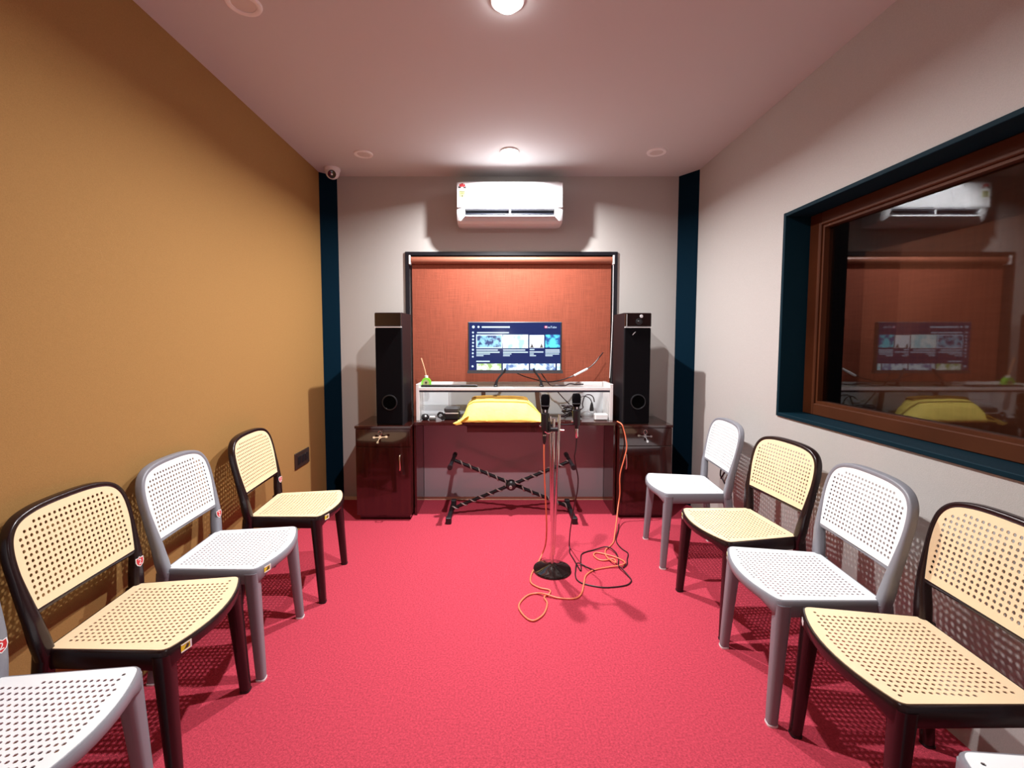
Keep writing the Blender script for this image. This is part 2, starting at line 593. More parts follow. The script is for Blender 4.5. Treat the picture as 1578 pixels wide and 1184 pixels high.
# ================================================================== CEILING LAMPS
def downlight(x, y, lit, label, watts=0):
    t = thing('downlight', label, 'ceiling light', (x, y, CEIL), group='round recessed ceiling lamps')
    MB().lathe([(.046, 0), (.046, -.006), (.054, -.010), (.066, -.008), (.070, 0)], 32).build('trim_ring', M['white'], t, 40)
    prof = [(.052, -.006), (.050, -.016), (.042, -.026), (.024, -.033), (.0001, -.035)] if lit else [(.046, -.001), (.046, -.004), (.02, -.005), (.0001, -.005)]
    MB().lathe(prof, 32).build('lamp_face', M['lampglass' if lit else 'lampoff'], t, 40)
    if lit:
        ld = bpy.data.lights.new('downlight_lamp', 'AREA')
        ld.shape = 'DISK'
        ld.size = .05
        ld.energy = watts
        ld.spread = math.radians(LAMP_SPREAD)
        ld.color = LAMP_COL
        lo = bpy.data.objects.new('downlight_lamp', ld)
        C.objects.link(lo)
        lo.parent = t
        lo.location = (0, 0, -.042)
    return t

downlight(.061, 3.316, True, 'lit round white ceiling lamp close above the air conditioner', LAMP_W[0])
downlight(.026, 1.883, True, 'lit round white ceiling lamp cut by the top edge of the photo', LAMP_W[1])
downlight(-1.004, 3.361, False, 'unlit round ceiling lamp near the white dome camera')
downlight(1.125, 3.330, False, 'unlit round ceiling lamp near the back right corner')
downlight(-1.041, 1.900, False, 'unlit round ceiling lamp at the top edge over the mustard wall')

# ================================================================== CHAIRS
def seat_outline():
    pts = [(-.1775, -.178)]
    rad = [.022]
    pts.append((.1775, -.207)); rad.append(.02)
    for k in range(1, 12):
        y = -.207 + .414 * k / 12
        pts.append((.1775 + .052 * (1 - (y / .207) ** 2), y)); rad.append(0)
    pts.append((.1775, .207)); rad.append(.02)
    pts.append((-.1775, .178)); rad.append(.022)
    return fillet(pts, rad, 5)

SEAT = seat_outline()

def seat_z(x, y):
    return .465 - .010 * max(0, 1 - (y / .2) ** 2) * max(0, 1 - (x / .2) ** 2)

def back_x(y, z):
    return -.184 - (z - .46) * .08 - .13 * max(0, z - .57) - .010 * max(0, 1 - (y / .225) ** 2) * min(1, max(0, (z - .46) / .12))

HALF = [(.180, .44), (.190, .50), (.200, .56), (.207, .62), (.213, .69), (.215, .74), (.212, .78), (.203, .812), (.184, .838), (.155, .855), (.110, .865), (.06, .869), (0, .870)]
ARCH = [tuple(p) for p in smooth_path([(y, z, 0) for y, z in HALF], 4)]
ARCH = [(p[0], p[1]) for p in ARCH]

def perforated(outline, cols, pitch, hole_r, margin, fn, thick_fn, name):
    """a sheet with real holes: outline and holes triangulated, two skins and walls"""
    inner = offset_poly(outline, -margin)

    def inside(px, py, poly):
        c = False
        n = len(poly)
        for i in range(n):
            x1, y1 = poly[i]; x2, y2 = poly[i - 1]
            if (y1 > py) != (y2 > py) and px < (x2 - x1) * (py - y1) / (y2 - y1) + x1:
                c = not c
        return c
    xs = [p[0] for p in outline]; ys = [p[1] for p in outline]
    (pa, pb), (ha, hb) = pitch, hole_r
    ca, cb = cols
    loops = [list(outline)]
    na = int((max(xs) - min(xs)) / pa) + 2
    nb = int((max(ys) - min(ys)) / pb) + 2
    for i in range(-na, na + 1):
        for j in range(-nb, nb + 1):
            a, b = ca + i * pa, cb + j * pb
            if inside(a, b, inner):
                loops.append([(a + ha * math.cos(t), b + hb * math.sin(t)) for t in [math.pi / 6 + k * math.pi / 3 for k in range(6)]])
    verts, faces = [], []
    for lp in loops:
        faces.append(list(range(len(verts), len(verts) + len(lp))))
        verts += [Vector(p) for p in lp]
    v2, e2, f2, *_ = delaunay_2d_cdt(verts, [], faces, 1, 1e-6)
    hole_test = loops[1:]
    # drop triangles whose centre lies in a hole
    grid = {}
    for lp in hole_test:
        cx = sum(p[0] for p in lp) / 6; cy = sum(p[1] for p in lp) / 6
        grid[(round((cx - ca) / pa), round((cy - cb) / pb))] = (cx, cy)
    tris = []
    for f in f2:
        cx = sum(v2[i].x for i in f) / len(f); cy = sum(v2[i].y for i in f) / len(f)
        g = grid.get((round((cx - ca) / pa), round((cy - cb) / pb)))
        if g and ((cx - g[0]) / ha) ** 2 + ((cy - g[1]) / hb) ** 2 < .7:
            continue
        tris.append(tuple(f))
    def area(t):
        return (v2[t[1]].x - v2[t[0]].x) * (v2[t[2]].y - v2[t[0]].y) - (v2[t[2]].x - v2[t[0]].x) * (v2[t[1]].y - v2[t[0]].y)
    tris = [t if area(t) > 0 else t[::-1] for t in tris]
    n = len(v2)
    nrm = []
    for p in v2:
        e = .004
        da = Vector(fn(p.x + e, p.y)) - Vector(fn(p.x - e, p.y))
        db = Vector(fn(p.x, p.y + e)) - Vector(fn(p.x, p.y - e))
        nrm.append(da.cross(db).normalized())
    vs = [Vector(fn(p.x, p.y)) for p in v2] + [Vector(thick_fn(p.x, p.y)) for p in v2]
    vn = nrm + [-q for q in nrm]
    fs = list(tris) + [tuple(i + n for i in t[::-1]) for t in tris]
    edges = set()
    for t in tris:
        for i in range(3):
            edges.add((t[i], t[(i + 1) % 3]))
    for (a, b) in edges:
        if (b, a) not in edges:
            k = len(vs)
            q = [vs[b], vs[a], vs[a + n], vs[b + n]]
            wn = (q[1] - q[0]).cross(q[3] - q[0]).normalized()
            vs += q
            vn += [wn] * 4
            fs.append((k, k + 1, k + 2, k + 3))
    me = bpy.data.meshes.new(name)
    me.from_pydata(vs, [], fs)
    for p in me.polygons:
        p.use_smooth = True
    me.normals_split_custom_set_from_vertices(vn)
    me.materials.append(M['chairwhite'])
    return me

ME = {}
ME['seat'] = perforated(SEAT, (0, 0), (.0178, .0178), (.0054, .0048), .028,
                        lambda x, y: (x, y, seat_z(x, y)), lambda x, y: (x, y, seat_z(x, y) - .0025), 'seat')
# back panel outline (y, z), counter-clockwise
pan = [(y, z) for y, z in ARCH if z > .60]
inner_r = []
for i, (y, z) in enumerate(pan):
    a = pan[max(i - 1, 0)]; b = pan[min(i + 1, len(pan) - 1)]
    t = Vector((b[0] - a[0], b[1] - a[1])).normalized()
    inner_r.append((y - t.y * .007, z + t.x * .007))
inner_r = [p for p in inner_r if p[0] > .001]
first = inner_r[0]
right = [(first[0] - .003, .592)] + inner_r
top = (0, .862)
left = [(-y, z) for y, z in right][::-1]
BACK = fillet(right + [top] + left, [.014] + [0] * (len(right) + len(left) - 1) + [.014], 4)
BACK = BACK[:]
ME['backrest'] = perforated(BACK, (0, .726), (.0178, .0178), (.0054, .0058), .021,
                            lambda y, z: (back_x(y, z) + .013, y, z), lambda y, z: (back_x(y, z) + .0105, y, z), 'backrest')
# seat frame (apron) swept round the seat outline
mb = MB()
rings = []
o1, o2 = offset_poly(SEAT, .009), offset_poly(SEAT, -.014)
corners = [(-.1775, .178), (-.1775, -.178), (.1775, .207), (.1775, -.207)]
for p, a, b in zip(SEAT, o1, o2):
    d = min(math.hypot(p[0] - c[0], p[1] - c[1]) for c in corners)
    zb = .428 - .030 * math.exp(-(d / .045) ** 2)
    lerp = lambda t: (b[0] + (a[0] - b[0]) * t, b[1] + (a[1] - b[1]) * t)
    A, Bm = lerp(1), lerp(0)
    n8 = lerp(.82)
    rings.append([(Bm[0], Bm[1], .460), (n8[0], n8[1], .4635), (A[0], A[1], .458), (A[0], A[1], zb + .006), (n8[0], n8[1], zb), (Bm[0], Bm[1], zb)])
mb.rings(rings, closed=True)
ME['seat_frame'] = mb.mesh('seat_frame', M['greyframe'], 40)

def leg_mesh(top, mid, foot, st, sf, name):
    """tapering rounded leg through three centres"""
    rings = []
    path = smooth_path([top, mid, foot], 5)
    for i, p in enumerate(path):
        t = i / (len(path) - 1)
        w = st[0] + (sf[0] - st[0]) * t
        d = st[1] + (sf[1] - st[1]) * t
        rings.append([(p.x + a, p.y + b, p.z) for a, b in rrect(w, d, .6, 3)])
    mb = MB()
    mb.rings(rings)
    return mb.mesh(name, M['greyframe'], 50)

for s, k in ((1, 'l'), (-1, 'r')):
    ME['front' + k] = leg_mesh((.161, s * .190, .446), (.174, s * .197, .25), (.190, s * .205, .004), (.027, .027), (.017, .017), 'leg')
    ME['rear' + k] = leg_mesh((-.185, s * .178, .452), (-.208, s * .186, .25), (-.238, s * .200, .004), (.026, .022), (.017, .016), 'leg')
    for q, (fx, fy) in (('front', (.190, s * .205)), ('rear', (-.238, s * .200))):
        m_ = MB()
        m_.rings([[(fx + a * .0185, fy + b * .0185, z) for a, b in rrect(1, 1, .6, 3)] for z in (0, .007)])
        ME[q + 'cap' + k] = m_.mesh('foot_cap', M['white'], 50)
# back frame: an arch rising from both rear corners, and the bar below the panel
full = [(-y, z) for y, z in ARCH][:-1] + ARCH[::-1]
rings = []
for i, (y, z) in enumerate(full):
    a = full[max(i - 1, 0)]; b = full[min(i + 1, len(full) - 1)]
    t = Vector((b[0] - a[0], b[1] - a[1])).normalized()
    n = Vector((t.y, -t.x))
    low = min(1, max(0, (z - .50) / .2))
    hw = .0225 - .0125 * low
    hd = .021 - .005 * low
    x = back_x(y, z)
    rings.append([(x + q, y + n.x * p, z + n.y * p) for p, q in rrect(hw, hd, .7, 3)])
mb = MB()
mb.rings(rings)
rings = []
for k in range(13):
    y = -.2 + .4 * k / 12
    rings.append([(back_x(y, .584) + q - .002, y, .584 + p) for p, q in rrect(.0095, .015, .7, 3)])
mb.rings(rings)
ME['back_frame'] = mb.mesh('back_frame', M['greyframe'], 50)
# stickers
shield = [(-.016, .016), (-.006, .014), (0, .019), (.006, .014), (.016, .016), (.017, 0), (.012, -.012), (0, -.020), (-.012, -.012), (-.017, 0)]
ME['shield'] = MB().prism(shield[::-1], lambda a, b, t: (t, a, b), 0, .0012).mesh('number_sticker', M['white'])
ME['shieldred'] = MB().prism([(a * .82, b * .82) for a, b in shield][::-1], lambda a, b, t: (t, a, b), .0010, .0018).mesh('red_field', M['red'])
ME['two'] = text_mesh('2', .028, .0003, 'numeral', M['white'])
ME['label'] = MB().box(0, .0010, -.017, .017, -.0125, .0125).mesh('apron_label', M['labelyellow'])
ME['labelmark'] = MB().prism([(-.008, -.006), (.006, -.006), (.010, .004), (.002, .007), (-.003, -.001)], lambda a, b, t: (t, a, b), .0008, .0015).mesh('label_mark', M['printdark'])
ME['labelwhite'] = MB().prism([(-.017, -.0125), (.017, -.0125), (.017, .0125), (-.017, .0125), (-.015, .009), (.012, .009), (.012, -.009), (-.017, -.009)],
                              lambda a, b, t: (t, a, b), .0009, .0016).mesh('label_edge', M['white'])
ME['torn'] = MB().prism([(-.014, -.006), (.002, -.013), (.012, -.004), (.013, .010), (.001, .006), (-.010, .011)], lambda a, b, t: (t, a, b), 0, .0010).mesh('torn_label', M['white'])

def chair(x, y, rz, grey, label, sticker=True, lab='yellow'):
    t = thing('perforated_chair', label, 'chair', (x, y, 0), rz, group='perforated plastic chairs along the two side walls')
    fm = M['greyframe'] if grey else M['brownframe']
    pm = M['chairwhite'] if grey else M['cream']
    put('seat', ME['seat'], t, pm)
    put('backrest', ME['backrest'], t, pm)
    put('seat_frame', ME['seat_frame'], t, fm)
    put('back_frame', ME['back_frame'], t, fm)
    for q in ('front', 'rear'):
        for k in 'lr':
            lg = put('leg', ME[q + k], t, fm)
            cp = put('foot_cap', ME[q + 'cap' + k], lg, M['white'] if grey else M['black'])
    if sticker:
        st = put('number_sticker', ME['shield'], t)
        st.location = (back_x(.19, .545) + .0205, .190, .545)
        st.rotation_euler = (0, math.radians(-5), math.radians(-8))
        tag(st, 'red shield sticker with the white number 2')
        put('red_field', ME['shieldred'], st)
        nu = put('numeral', ME['two'], st)
        nu.location = (.0020, 0, -.001)
        nu.rotation_euler = (math.pi / 2, 0, math.pi / 2)
    ang = math.atan2(-.36, 1)
    yy = -.160
    xx = .1775 + .052 * (1 - (yy / .207) ** 2) + .0092
    if lab == 'yellow':
        lb = put('apron_label', ME['label'], t)
        put('label_mark', ME['labelmark'], lb)
        put('label_edge', ME['labelwhite'], lb)
        lb.location = (xx, yy, .443)
        lb.rotation_euler = (0, 0, ang)
        tag(lb, 'small yellow and white sticker on the seat edge')
    elif lab == 'torn':
        lb = put('torn_label', ME['torn'], t)
        lb.location = (xx, yy, .440)
        lb.rotation_euler = (0, 0, ang)
        tag(lb, 'torn white remains of a sticker')
    return t

R = math.radians
chair(-1.190, .990, R(2), True, 'grey-framed white perforated chair cut off at the lower left corner of the photo', True, None)
chair(-1.185, 1.467, R(3.5), False, 'brown-framed cream perforated chair by the mustard wall, nearest of the cream ones there')
chair(-1.180, 1.937, R(3.5), True, 'grey-framed white perforated chair between two cream chairs by the mustard wall')
chair(-1.145, 2.474, R(4), False, 'brown-framed cream perforated chair by the mustard wall, nearest the left cabinet')
chair(1.185, 2.826, R(176), True, 'grey-framed white perforated chair by the right wall, nearest the right cabinet', False, None)
chair(1.195, 2.206, R(185.5), False, 'brown-framed cream perforated chair between two white chairs below the right window', False)
chair(1.180, 1.719, R(175.5), True, 'grey-framed white perforated chair between two cream chairs below the right window', False, 'yellow')
chair(1.205, 1.266, R(175.5), False, 'brown-framed cream perforated chair on the right with a torn white sticker on its edge', False, 'torn')
chair(1.205, .735, R(180), True, 'grey-framed white perforated chair, only a seat corner showing at the lower right', False, None)

# ================================================================== CABINETS AND TABLE
def cabinet(x0, x1, yf, label, hinge_right, key_x, hx):
    t = thing('side_cabinet', label, 'cabinet', ((x0 + x1) / 2, yf, 0))
    a, b = x0 - (x0 + x1) / 2, x1 - (x0 + x1) / 2
    D = YB - .012 - yf
    mb = MB()
    mb.box(a, b, .018, D, .04, .715)
    mb.build('body', M['wood'], t)
    MB().box(a + .015, b - .015, .04, D, 0, .04).build('plinth', M['wood'], t)
    MB().box(a - .004, b + .004, -.004, D, .715, .735, .002).build('top', M['wood'], t)
    dr = MB().box(a + .002, b - .002, 0, .018, .575, .711, .0015).build('drawer_front', M['wood'], t)
    lk = MB().lathe([(.0001, .006), (.011, .006), (.012, 0), (.012, -.004)], 20, (key_x, -.0005, .655), Matrix.Rotation(R(90), 3, 'X'))
    lk.build('lock', M['chrome'], dr, 40)
    d = MB().box(a + .002, b - .002, 0, .018, .045, .571, .0015).build('door', M['wood'], t)
    h = MB()
    hp = [(hx, 0, .512), (hx, -.020, .510), (hx, -.026, .495), (hx + .002, -.028, .455), (hx + .002, -.026, .415), (hx, -.020, .400), (hx, 0, .398)]
    h.tube(smooth_path(hp, 4), .0055, 8)
    h.build('handle', M['brass'], d, 60)
    return t

cabinet(-1.104, -.686, 3.351, 'glossy dark wood cabinet under the left tall speaker', True, -.014, .131)
cabinet(.905, 1.312, 3.389, 'glossy dark wood cabinet under the right tall speaker', False, -.012, -.153)

def keys(x, y, z, label, flip):
    t = thing('key_bunch', label, 'keys', (x, y, z))
    MB().box(-.002, .002, -.020, -.004, -.004, .004).build('key_stem', M['chrome'], t)
    k = MB().lathe([(.0001, .0), (.011, .0), (.011, .002), (.0001, .002)], 18, (0, -.024, .000), Matrix.Rotation(R(90), 3, 'X'))
    k.build('key_head', M['chrome'], t, 40)
    ring = MB().tube([(.013 * math.cos(q), -.028, .030 + .017 * math.sin(q)) for q in [2 * math.pi * i / 20 for i in range(20)]], .0016, 6, True)
    ring.build('split_ring', M['chrome'], t, 60)
    for px, pz in ((-.050 * flip, -.002), (.055 * flip, .004), (-.020 * flip, -.045)):
        n = Vector((px, 0, pz)).normalized()
        s = Vector((-n.z, 0, n.x))
        L_ = math.hypot(px, pz)
        mb = MB()
        poly = [(.002, -.0025), (L_ * .72, -.0025), (L_ * .72, -.007), (L_, -.008), (L_ + .004, 0), (L_, .008), (L_ * .72, .007), (L_ * .72, .0025), (.002, .0025)]
        mb.prism(poly, lambda a, b, q: tuple(n * a + s * b + Vector((0, q, 0))), -.030, -.0275)
        mb.build('key', M['chrome'], t)
    return t

keys(-.909, 3.351, .655, 'bunch of chrome keys hanging in the lock of the left cabinet', 1)
keys(1.096, 3.389, .655, 'bunch of chrome keys hanging in the lock of the right cabinet', -1)

tb = thing('console_table', 'dark glossy tabletop spanning between the two cabinets with a shallow drawer', 'table', (0, 3.44, 0))
MB().box(-.680, .899, 0, .360, .722, .748, .002).build('tabletop', M['slab'], tb)
MB().box(-.265, .40, .02, .30, .664, .722, .002).build('drawer', M['slab'], tb)
MB().box(-.680, -.662, .02, .345, .0, .722).build('side_panel', M['wood'], tb)
MB().box(.881, .899, .02, .345, .0, .722).build('side_panel', M['wood'], tb)

# white riser shelf
MB().box(-.660, .879, .345, .358, .035, .722).build('back_panel', M['panel'], tb)
rs = thing('riser_shelf', 'long white open shelf standing on the dark tabletop', 'shelf', (0, 3.5, .748))
T = .748
MB().box(-.643, .857, 0, .012, .240, .264, .002).build('front_edge', M['shelfwhite'], rs)
MB().box(-.643, .857, .250, .262, .240, .286, .002).build('back_lip', M['shelfwhite'], rs)
MB().add([(-.643, .012, .262), (.857, .012, .262), (.857, .250, .262), (-.643, .250, .262)], [(0, 1, 2, 3)]).build('shelf_top', M['shelfsheet'], rs)
MB().box(-.643, .857, .002, .010, .226, .240).build('edge_strip', M['duct'], rs)
MB().box(-.668, -.643, 0, .262, 0, .290, .002).build('side_panel', M['shelfwhite'], rs)
MB().box(.857, .882, 0, .262, 0, .290, .002).build('side_panel', M['shelfwhite'], rs)
MB().box(-.643, -.44, .250, .262, 0, .238).build('back_board', M['shelfback'], rs)
MB().box(-.437, .857, .250, .262, 0, .238).build('back_board', M['shelfback'], rs)
MB().prism([(-.165, .12), (-.130, .12), (-.130, .238), (-.165, .238)], lambda a, b, t: (a, t, b), .235, .250).build('leg_shadow', M['shadowbrown'], rs)  # shadows of the television legs, painted as brown strips on the back board
MB().prism([(.305, .0), (.345, .0), (.315, .238), (.280, .238)], lambda a, b, t: (a, t, b), .235, .250).build('leg_shadow', M['shadowbrown'], rs)

# ================================================================== SPEAKERS
def speaker(cx, yf, z0, rz, mirror, label):
    t = thing('tower_speaker', label, 'speaker', (cx, yf, z0), rz)
    Wd, D, Ht = .205, .30, .855
    hw = Wd / 2
    b = .012
    poly = [(-hw, 0.004), (-hw, D), (hw, D), (hw, .004)]
    prof = fillet([(-hw, D), (hw, D), (hw, .014), (-hw, .014)], [0, 0, .01, .01], 3)
    MB().prism(prof, lambda a, q, z: (a, q, z), 0, Ht).build('cabinet', M['blackmatte'], t, 40)
    MB().box(-hw + .003, hw - .003, 0, .016, .01, Ht - .118, .004).build('front_cloth', M['grille'], t)
    MB().box(-hw + .001, hw - .001, -.004, .016, Ht - .106, Ht - .001, .006).build('tweeter_panel', M['gloss'], t)
    MB().box(-hw + .001, hw - .001, -.005, .012, Ht - .113, Ht - .106).build('silver_strip', M['silver'], t)
    if mirror:
        MB().box(-hw + .012, -hw + .015, -.0055, 0, Ht - .104, Ht - .01).build('silver_edge', M['silver'], t)
        rx = Matrix.Rotation(R(90), 3, 'X')
        MB().lathe([(.026, 0), (.024, .006), (.014, .004), (.010, .009), (.0001, .012)], 24, (.005, -.004, Ht - .068), rx).build('tweeter', M['black'], t, 40)
        MB().lathe([(.013, 0), (.012, .004), (.0001, .004)], 16, (.022, -.004, Ht - .026), rx).build('badge', M['silver'], t, 40)
        MB().prism([(-.024, -.004), (-.018, -.002), (.0, .018), (.004, .022), (-.004, .020), (-.016, .008)], lambda a, q, s: (a - .02, s, q + Ht - .165), -.002, .001).build('emblem', M['silver'], t)
    rx = Matrix.Rotation(R(90), 3, 'X')
    px = .010 if mirror else .004
    MB().lathe([(.060, 0), (.058, .007), (.052, .008), (.048, -.002), (.040, -.002)], 32, (px, 0, .175), rx).build('port_ring', M['black'], t, 40)
    MB().lathe([(.050, .003), (.0001, .003)], 32, (px, 0, .175), rx).build('port_hole', M['hole'], t, 40)
    MB().lathe([(.005, 0), (.005, .003), (.0001, .004)], 10, (px + (.026 if mirror else -.026), 0, .128), rx).build('light_dot', M['white'], t, 40)
    return t

speaker(-.848, 3.375, .735, R(-2), False, 'tall black tower speaker on the left cabinet')
speaker(1.042, 3.415, .735, R(2), True, 'tall black tower speaker on the right cabinet')

# ================================================================== AIR CONDITIONER
ac = thing('air_conditioner', 'white split air conditioner unit mounted high on the back wall', 'air conditioner', (.07, YB, 2.31))
hw = .42
prof = [(0, .005), (0, .320), (-.185, .325), (-.200, .318), (-.206, .30), (-.206, .125)]
prof += [(-.204, .118), (-.165, .112), (-.150, .052), (-.186, .046), (-.176, .018), (-.150, .003), (-.10, 0)]
body = [(0, .005), (0, .322), (-.180, .326), (-.196, .320), (-.203, .305), (-.203, .112), (-.150, .108), (-.140, .052), (-.192, .050), (-.180, .020), (-.155, .004), (-.10, 0)]
endp = [(0, .005), (0, .322), (-.180, .326), (-.196, .320), (-.203, .305), (-.203, .100), (-.192, .050), (-.180, .020), (-.155, .004), (-.10, 0)]
MB().prism(body[::-1], lambda a, b, t: (t, a, b), -.355, .355).build('housing', M['acwhite'], ac, 25)
def end_cap(x0, x1):
    rings = []
    for i in range(5):
        t = i / 4
        x = x0 + (x1 - x0) * t
        s = 1 - .05 * t ** 3
        rings.append([(x, a * s, .16 + (b - .16) * s) for a, b in endp])
    return MB().rings(rings)
end_cap(-.355, -.42).build('end_cap', M['acwhite'], ac, 25)
end_cap(.355, .42).build('end_cap', M['acwhite'], ac, 25)
MB().box(-.418, .418, -.209, -.200, .118, .312, .003).build('front_panel', M['acwhite'], ac)
MB().box(-.353, .353, -.150, -.140, .052, .108).build('air_duct', M['duct'], ac)
for i in range(2):
    xa = -.350 + i * .352
    mb = MB()
    mb.prism([(-.160, .080), (-.200, .074), (-.200, .070), (-.160, .074)], lambda a, b, t: (t, a, b), xa, xa + .346)
    mb.build('vane', M['duct'], ac)
MB().box(-.006, .006, -.202, -.150, .055, .105).build('divider', M['acwhite'], ac)
mb = MB()
mb.prism([(-.150, .058), (-.216, .044), (-.220, .049), (-.216, .058), (-.152, .068)], lambda a, b, t: (t, a, b), -.350, .350)
mb.build('louver_flap', M['acwhite'], ac, 30)
# energy sticker: fan of segments over a printed panel
stk = MB().prism(fillet([(-.405, .190), (-.345, .190), (-.345, .312), (-.405, .312)], .008, 3), lambda a, b, t: (a, t, b), -.2105, -.209).build('energy_sticker', M['white'], ac)
tag(stk, 'energy rating sticker with a red star fan')
for i in range(5):
    a0, a1 = R(-12 + i * 40.8), R(-12 + (i + 1) * 40.8 - 5)
    cxs, czs = -.375, .268
    poly = [(cxs + .010 * math.cos(a0), czs + .010 * math.sin(a0)), (cxs + .030 * math.cos(a0), czs + .034 * math.sin(a0)),
            (cxs + .030 * math.cos((a0 + a1) / 2), czs + .036 * math.sin((a0 + a1) / 2)),
            (cxs + .030 * math.cos(a1), czs + .034 * math.sin(a1)), (cxs + .010 * math.cos(a1), czs + .010 * math.sin(a1))]
    MB().prism(poly, lambda a, b, t: (a, t, b), -.2115, -.2103).build('star_segment', M['red'] if i in (1, 2, 3) else M['printdark'], stk)
MB().box(-.400, -.350, -.2113, -.2103, .196, .246).build('printed_panel', M['labelgreen'], stk)
for zz, x0_, x1_ in ((.240, -.395, -.355), (.230, -.385, -.362), (.222, -.390, -.360)):
    MB().box(x0_, x1_, -.2118, -.2110, zz - .0018, zz + .0018).build('print_line', M['printdark'], stk)
MB().box(-.379, -.370, -.2118, -.2110, .198, .213).build('rating_numeral', M['printdark'], stk)
# swirl emblem and the small grey line of print
em = MB()
for s in (1, -1):
    pts = [(.345 + s * (.004 + .016 * math.cos(q)), .222 + s * .018 * math.sin(q) + s * .004) for q in [R(200 - i * 24) for i in range(8)]]
    wds = [.001, .004, .006, .007, .007, .006, .004, .001]
    mid = [(a, b) for a, b in pts]
    outer = [(a + wds[i] * math.cos(R(200 - i * 24)) * s, b + wds[i] * math.sin(R(200 - i * 24)) * s) for i, (a, b) in enumerate(mid)]
    innr = [(a - wds[i] * math.cos(R(200 - i * 24)) * s, b - wds[i] * math.sin(R(200 - i * 24)) * s) for i, (a, b) in enumerate(mid)]
    em.prism(outer + innr[::-1], lambda a, b, t: (a, t, b), -.2115, -.2088)
em.build('emblem', M['greyprint'], ac)
for i in range(7):
    x0_ = .318 + i * .0095
    MB().box(x0_, x0_ + .0065, -.2100, -.2088, .144, .149).build('print_letter', M['greyprint'], ac)

# ================================================================== ROLLER BLIND
rb = thing('roller_blind', 'rust orange woven roller blind in the black framed recess', 'blind', (.09, YB + .035, .7))
mb = MB()
nx = 24
zs = [.0, .3, .6, .9, 1.1, 1.25, 1.32]
mb.box(-.845, .845, -.003, .003, .01, 1.335)
mb.build('fabric', M['blind'], rb)
MB().tube([(-.846, -.016, 1.357), (.846, -.016, 1.357)], .032, 20).build('roller_tube', M['blindtube'], rb, 60)
for s in (-1, 1):
    MB().box(s * .856 - .008, s * .856 + .008, -.05, .02, 1.318, 1.394, .003).build('bracket', M['white'], rb)
ch = [(.855, -.035, 1.33), (.856, -.036, .9), (.848, -.038, .6), (.838, -.040, .36)]
MB().tube(smooth_path(ch, 5), .003, 6).build('pull_cord', M['white'], rb, 60)

# ================================================================== TELEVISION
tv = thing('television', 'flat television on two legs showing a dark video menu', 'television', (.112, 3.60, 1.038))
MB().box(-.378, .378, 0, .035, .092, .492, .006).build('housing', M['bezel'], tv)
MB().prism(fillet([(-.385, .078), (.388, .078), (.384, .104), (-.381, .104)], .004, 2), lambda a, b, t: (a, t, b), -.006, .03).build('chin_bar', M['bezel'], tv)
sc = MB().box(-.366, .366, -.0015, .002, .104, .486).build('screen', M['screen'], tv)
SZ0, SZ1, SX0 = .104, .486, -.366
def spx(u):  # zoomed photo crop column to screen x
    return SX0 + (u - 135) / 1295 * .732
def spz(v):
    return SZ1 - (v - 160) / 670 * .382
def rect(u0, v0, u1, v1, mat, name, y=-.0022, r=.002):
    x0_, x1_, za, zb = spx(u0), min(spx(u1), .364), spz(v1), spz(v0)
    return MB().prism(fillet([(x0_, za), (x1_, za), (x1_, zb), (x0_, zb)], r, 2), lambda a, b, t: (a, t, b), -.0012, y).build(name, mat, sc)
pics = [picture_mat('picture dark blue gun', (.02, .04, .16, 1), (.25, .55, .75, 1), 1.6, 26),
        picture_mat('picture pale cyan', (.35, .75, .85, 1), (.85, .98, 1, 1), 1.7, 14),
        picture_mat('picture bright sky', (.95, .98, 1, 1), (.80, .90, 1, 1), 1.7, 8),
        picture_mat('picture teal boat', (.02, .08, .30, 1), (.10, .70, .85, 1), 1.6, 18),
        picture_mat('picture green white', (.30, .45, .15, 1), (.85, .95, .9, 1), 1.6, 22),
        picture_mat('picture pale face', (.10, .18, .40, 1), (.75, .92, 1, 1), 1.6, 20)]
rect(232, 328, 604, 520, M['scrwhite'], 'selection_border')
rect(246, 344, 590, 506, pics[0], 'thumbnail', -.0028, .001)
rect(612, 330, 970, 520, pics[1], 'thumbnail')
rect(988, 336, 1196, 516, pics[2], 'thumbnail')
for u in (1024, 1160):
    MB().prism([(spx(u - 26), spz(512)), (spx(u + 26), spz(512)), (spx(u + 12), spz(485)), (spx(u), spz(452)), (spx(u - 12), spz(485))],
               lambda a, b, t: (a, t, b), -.002, -.003).build('silhouette', M['printdark'], sc)
rect(1214, 330, 1422, 512, pics[3], 'thumbnail')
rect(240, 738, 590, 828, pics[4], 'thumbnail')
rect(612, 738, 980, 828, pics[5], 'thumbnail')
rect(1000, 738, 1360, 828, pics[5], 'thumbnail')
rect(1382, 738, 1428, 828, pics[1], 'thumbnail')
for (u0, v, u1, hgt) in ((312, 224, 690, 22), (244, 302, 698, 16), (234, 546, 540, 16), (234, 577, 566, 16), (234, 602, 430, 12), (234, 626, 336, 12),
                         (614, 546, 930, 16), (614, 577, 968, 16), (614, 602, 734, 12), (614, 626, 712, 12), (992, 540, 1060, 14), (990, 574, 1188, 15),
                         (992, 602, 1052, 12), (992, 626, 1084, 12), (1214, 546, 1418, 16), (1214, 574, 1420, 16), (1214, 602, 1412, 12), (1214, 626, 1320, 12),
                         (232, 706, 426, 16)):
    rect(u0, v - hgt / 2, u1, v + hgt / 2, M['scrwhite'], 'text_line', -.0022, .003)
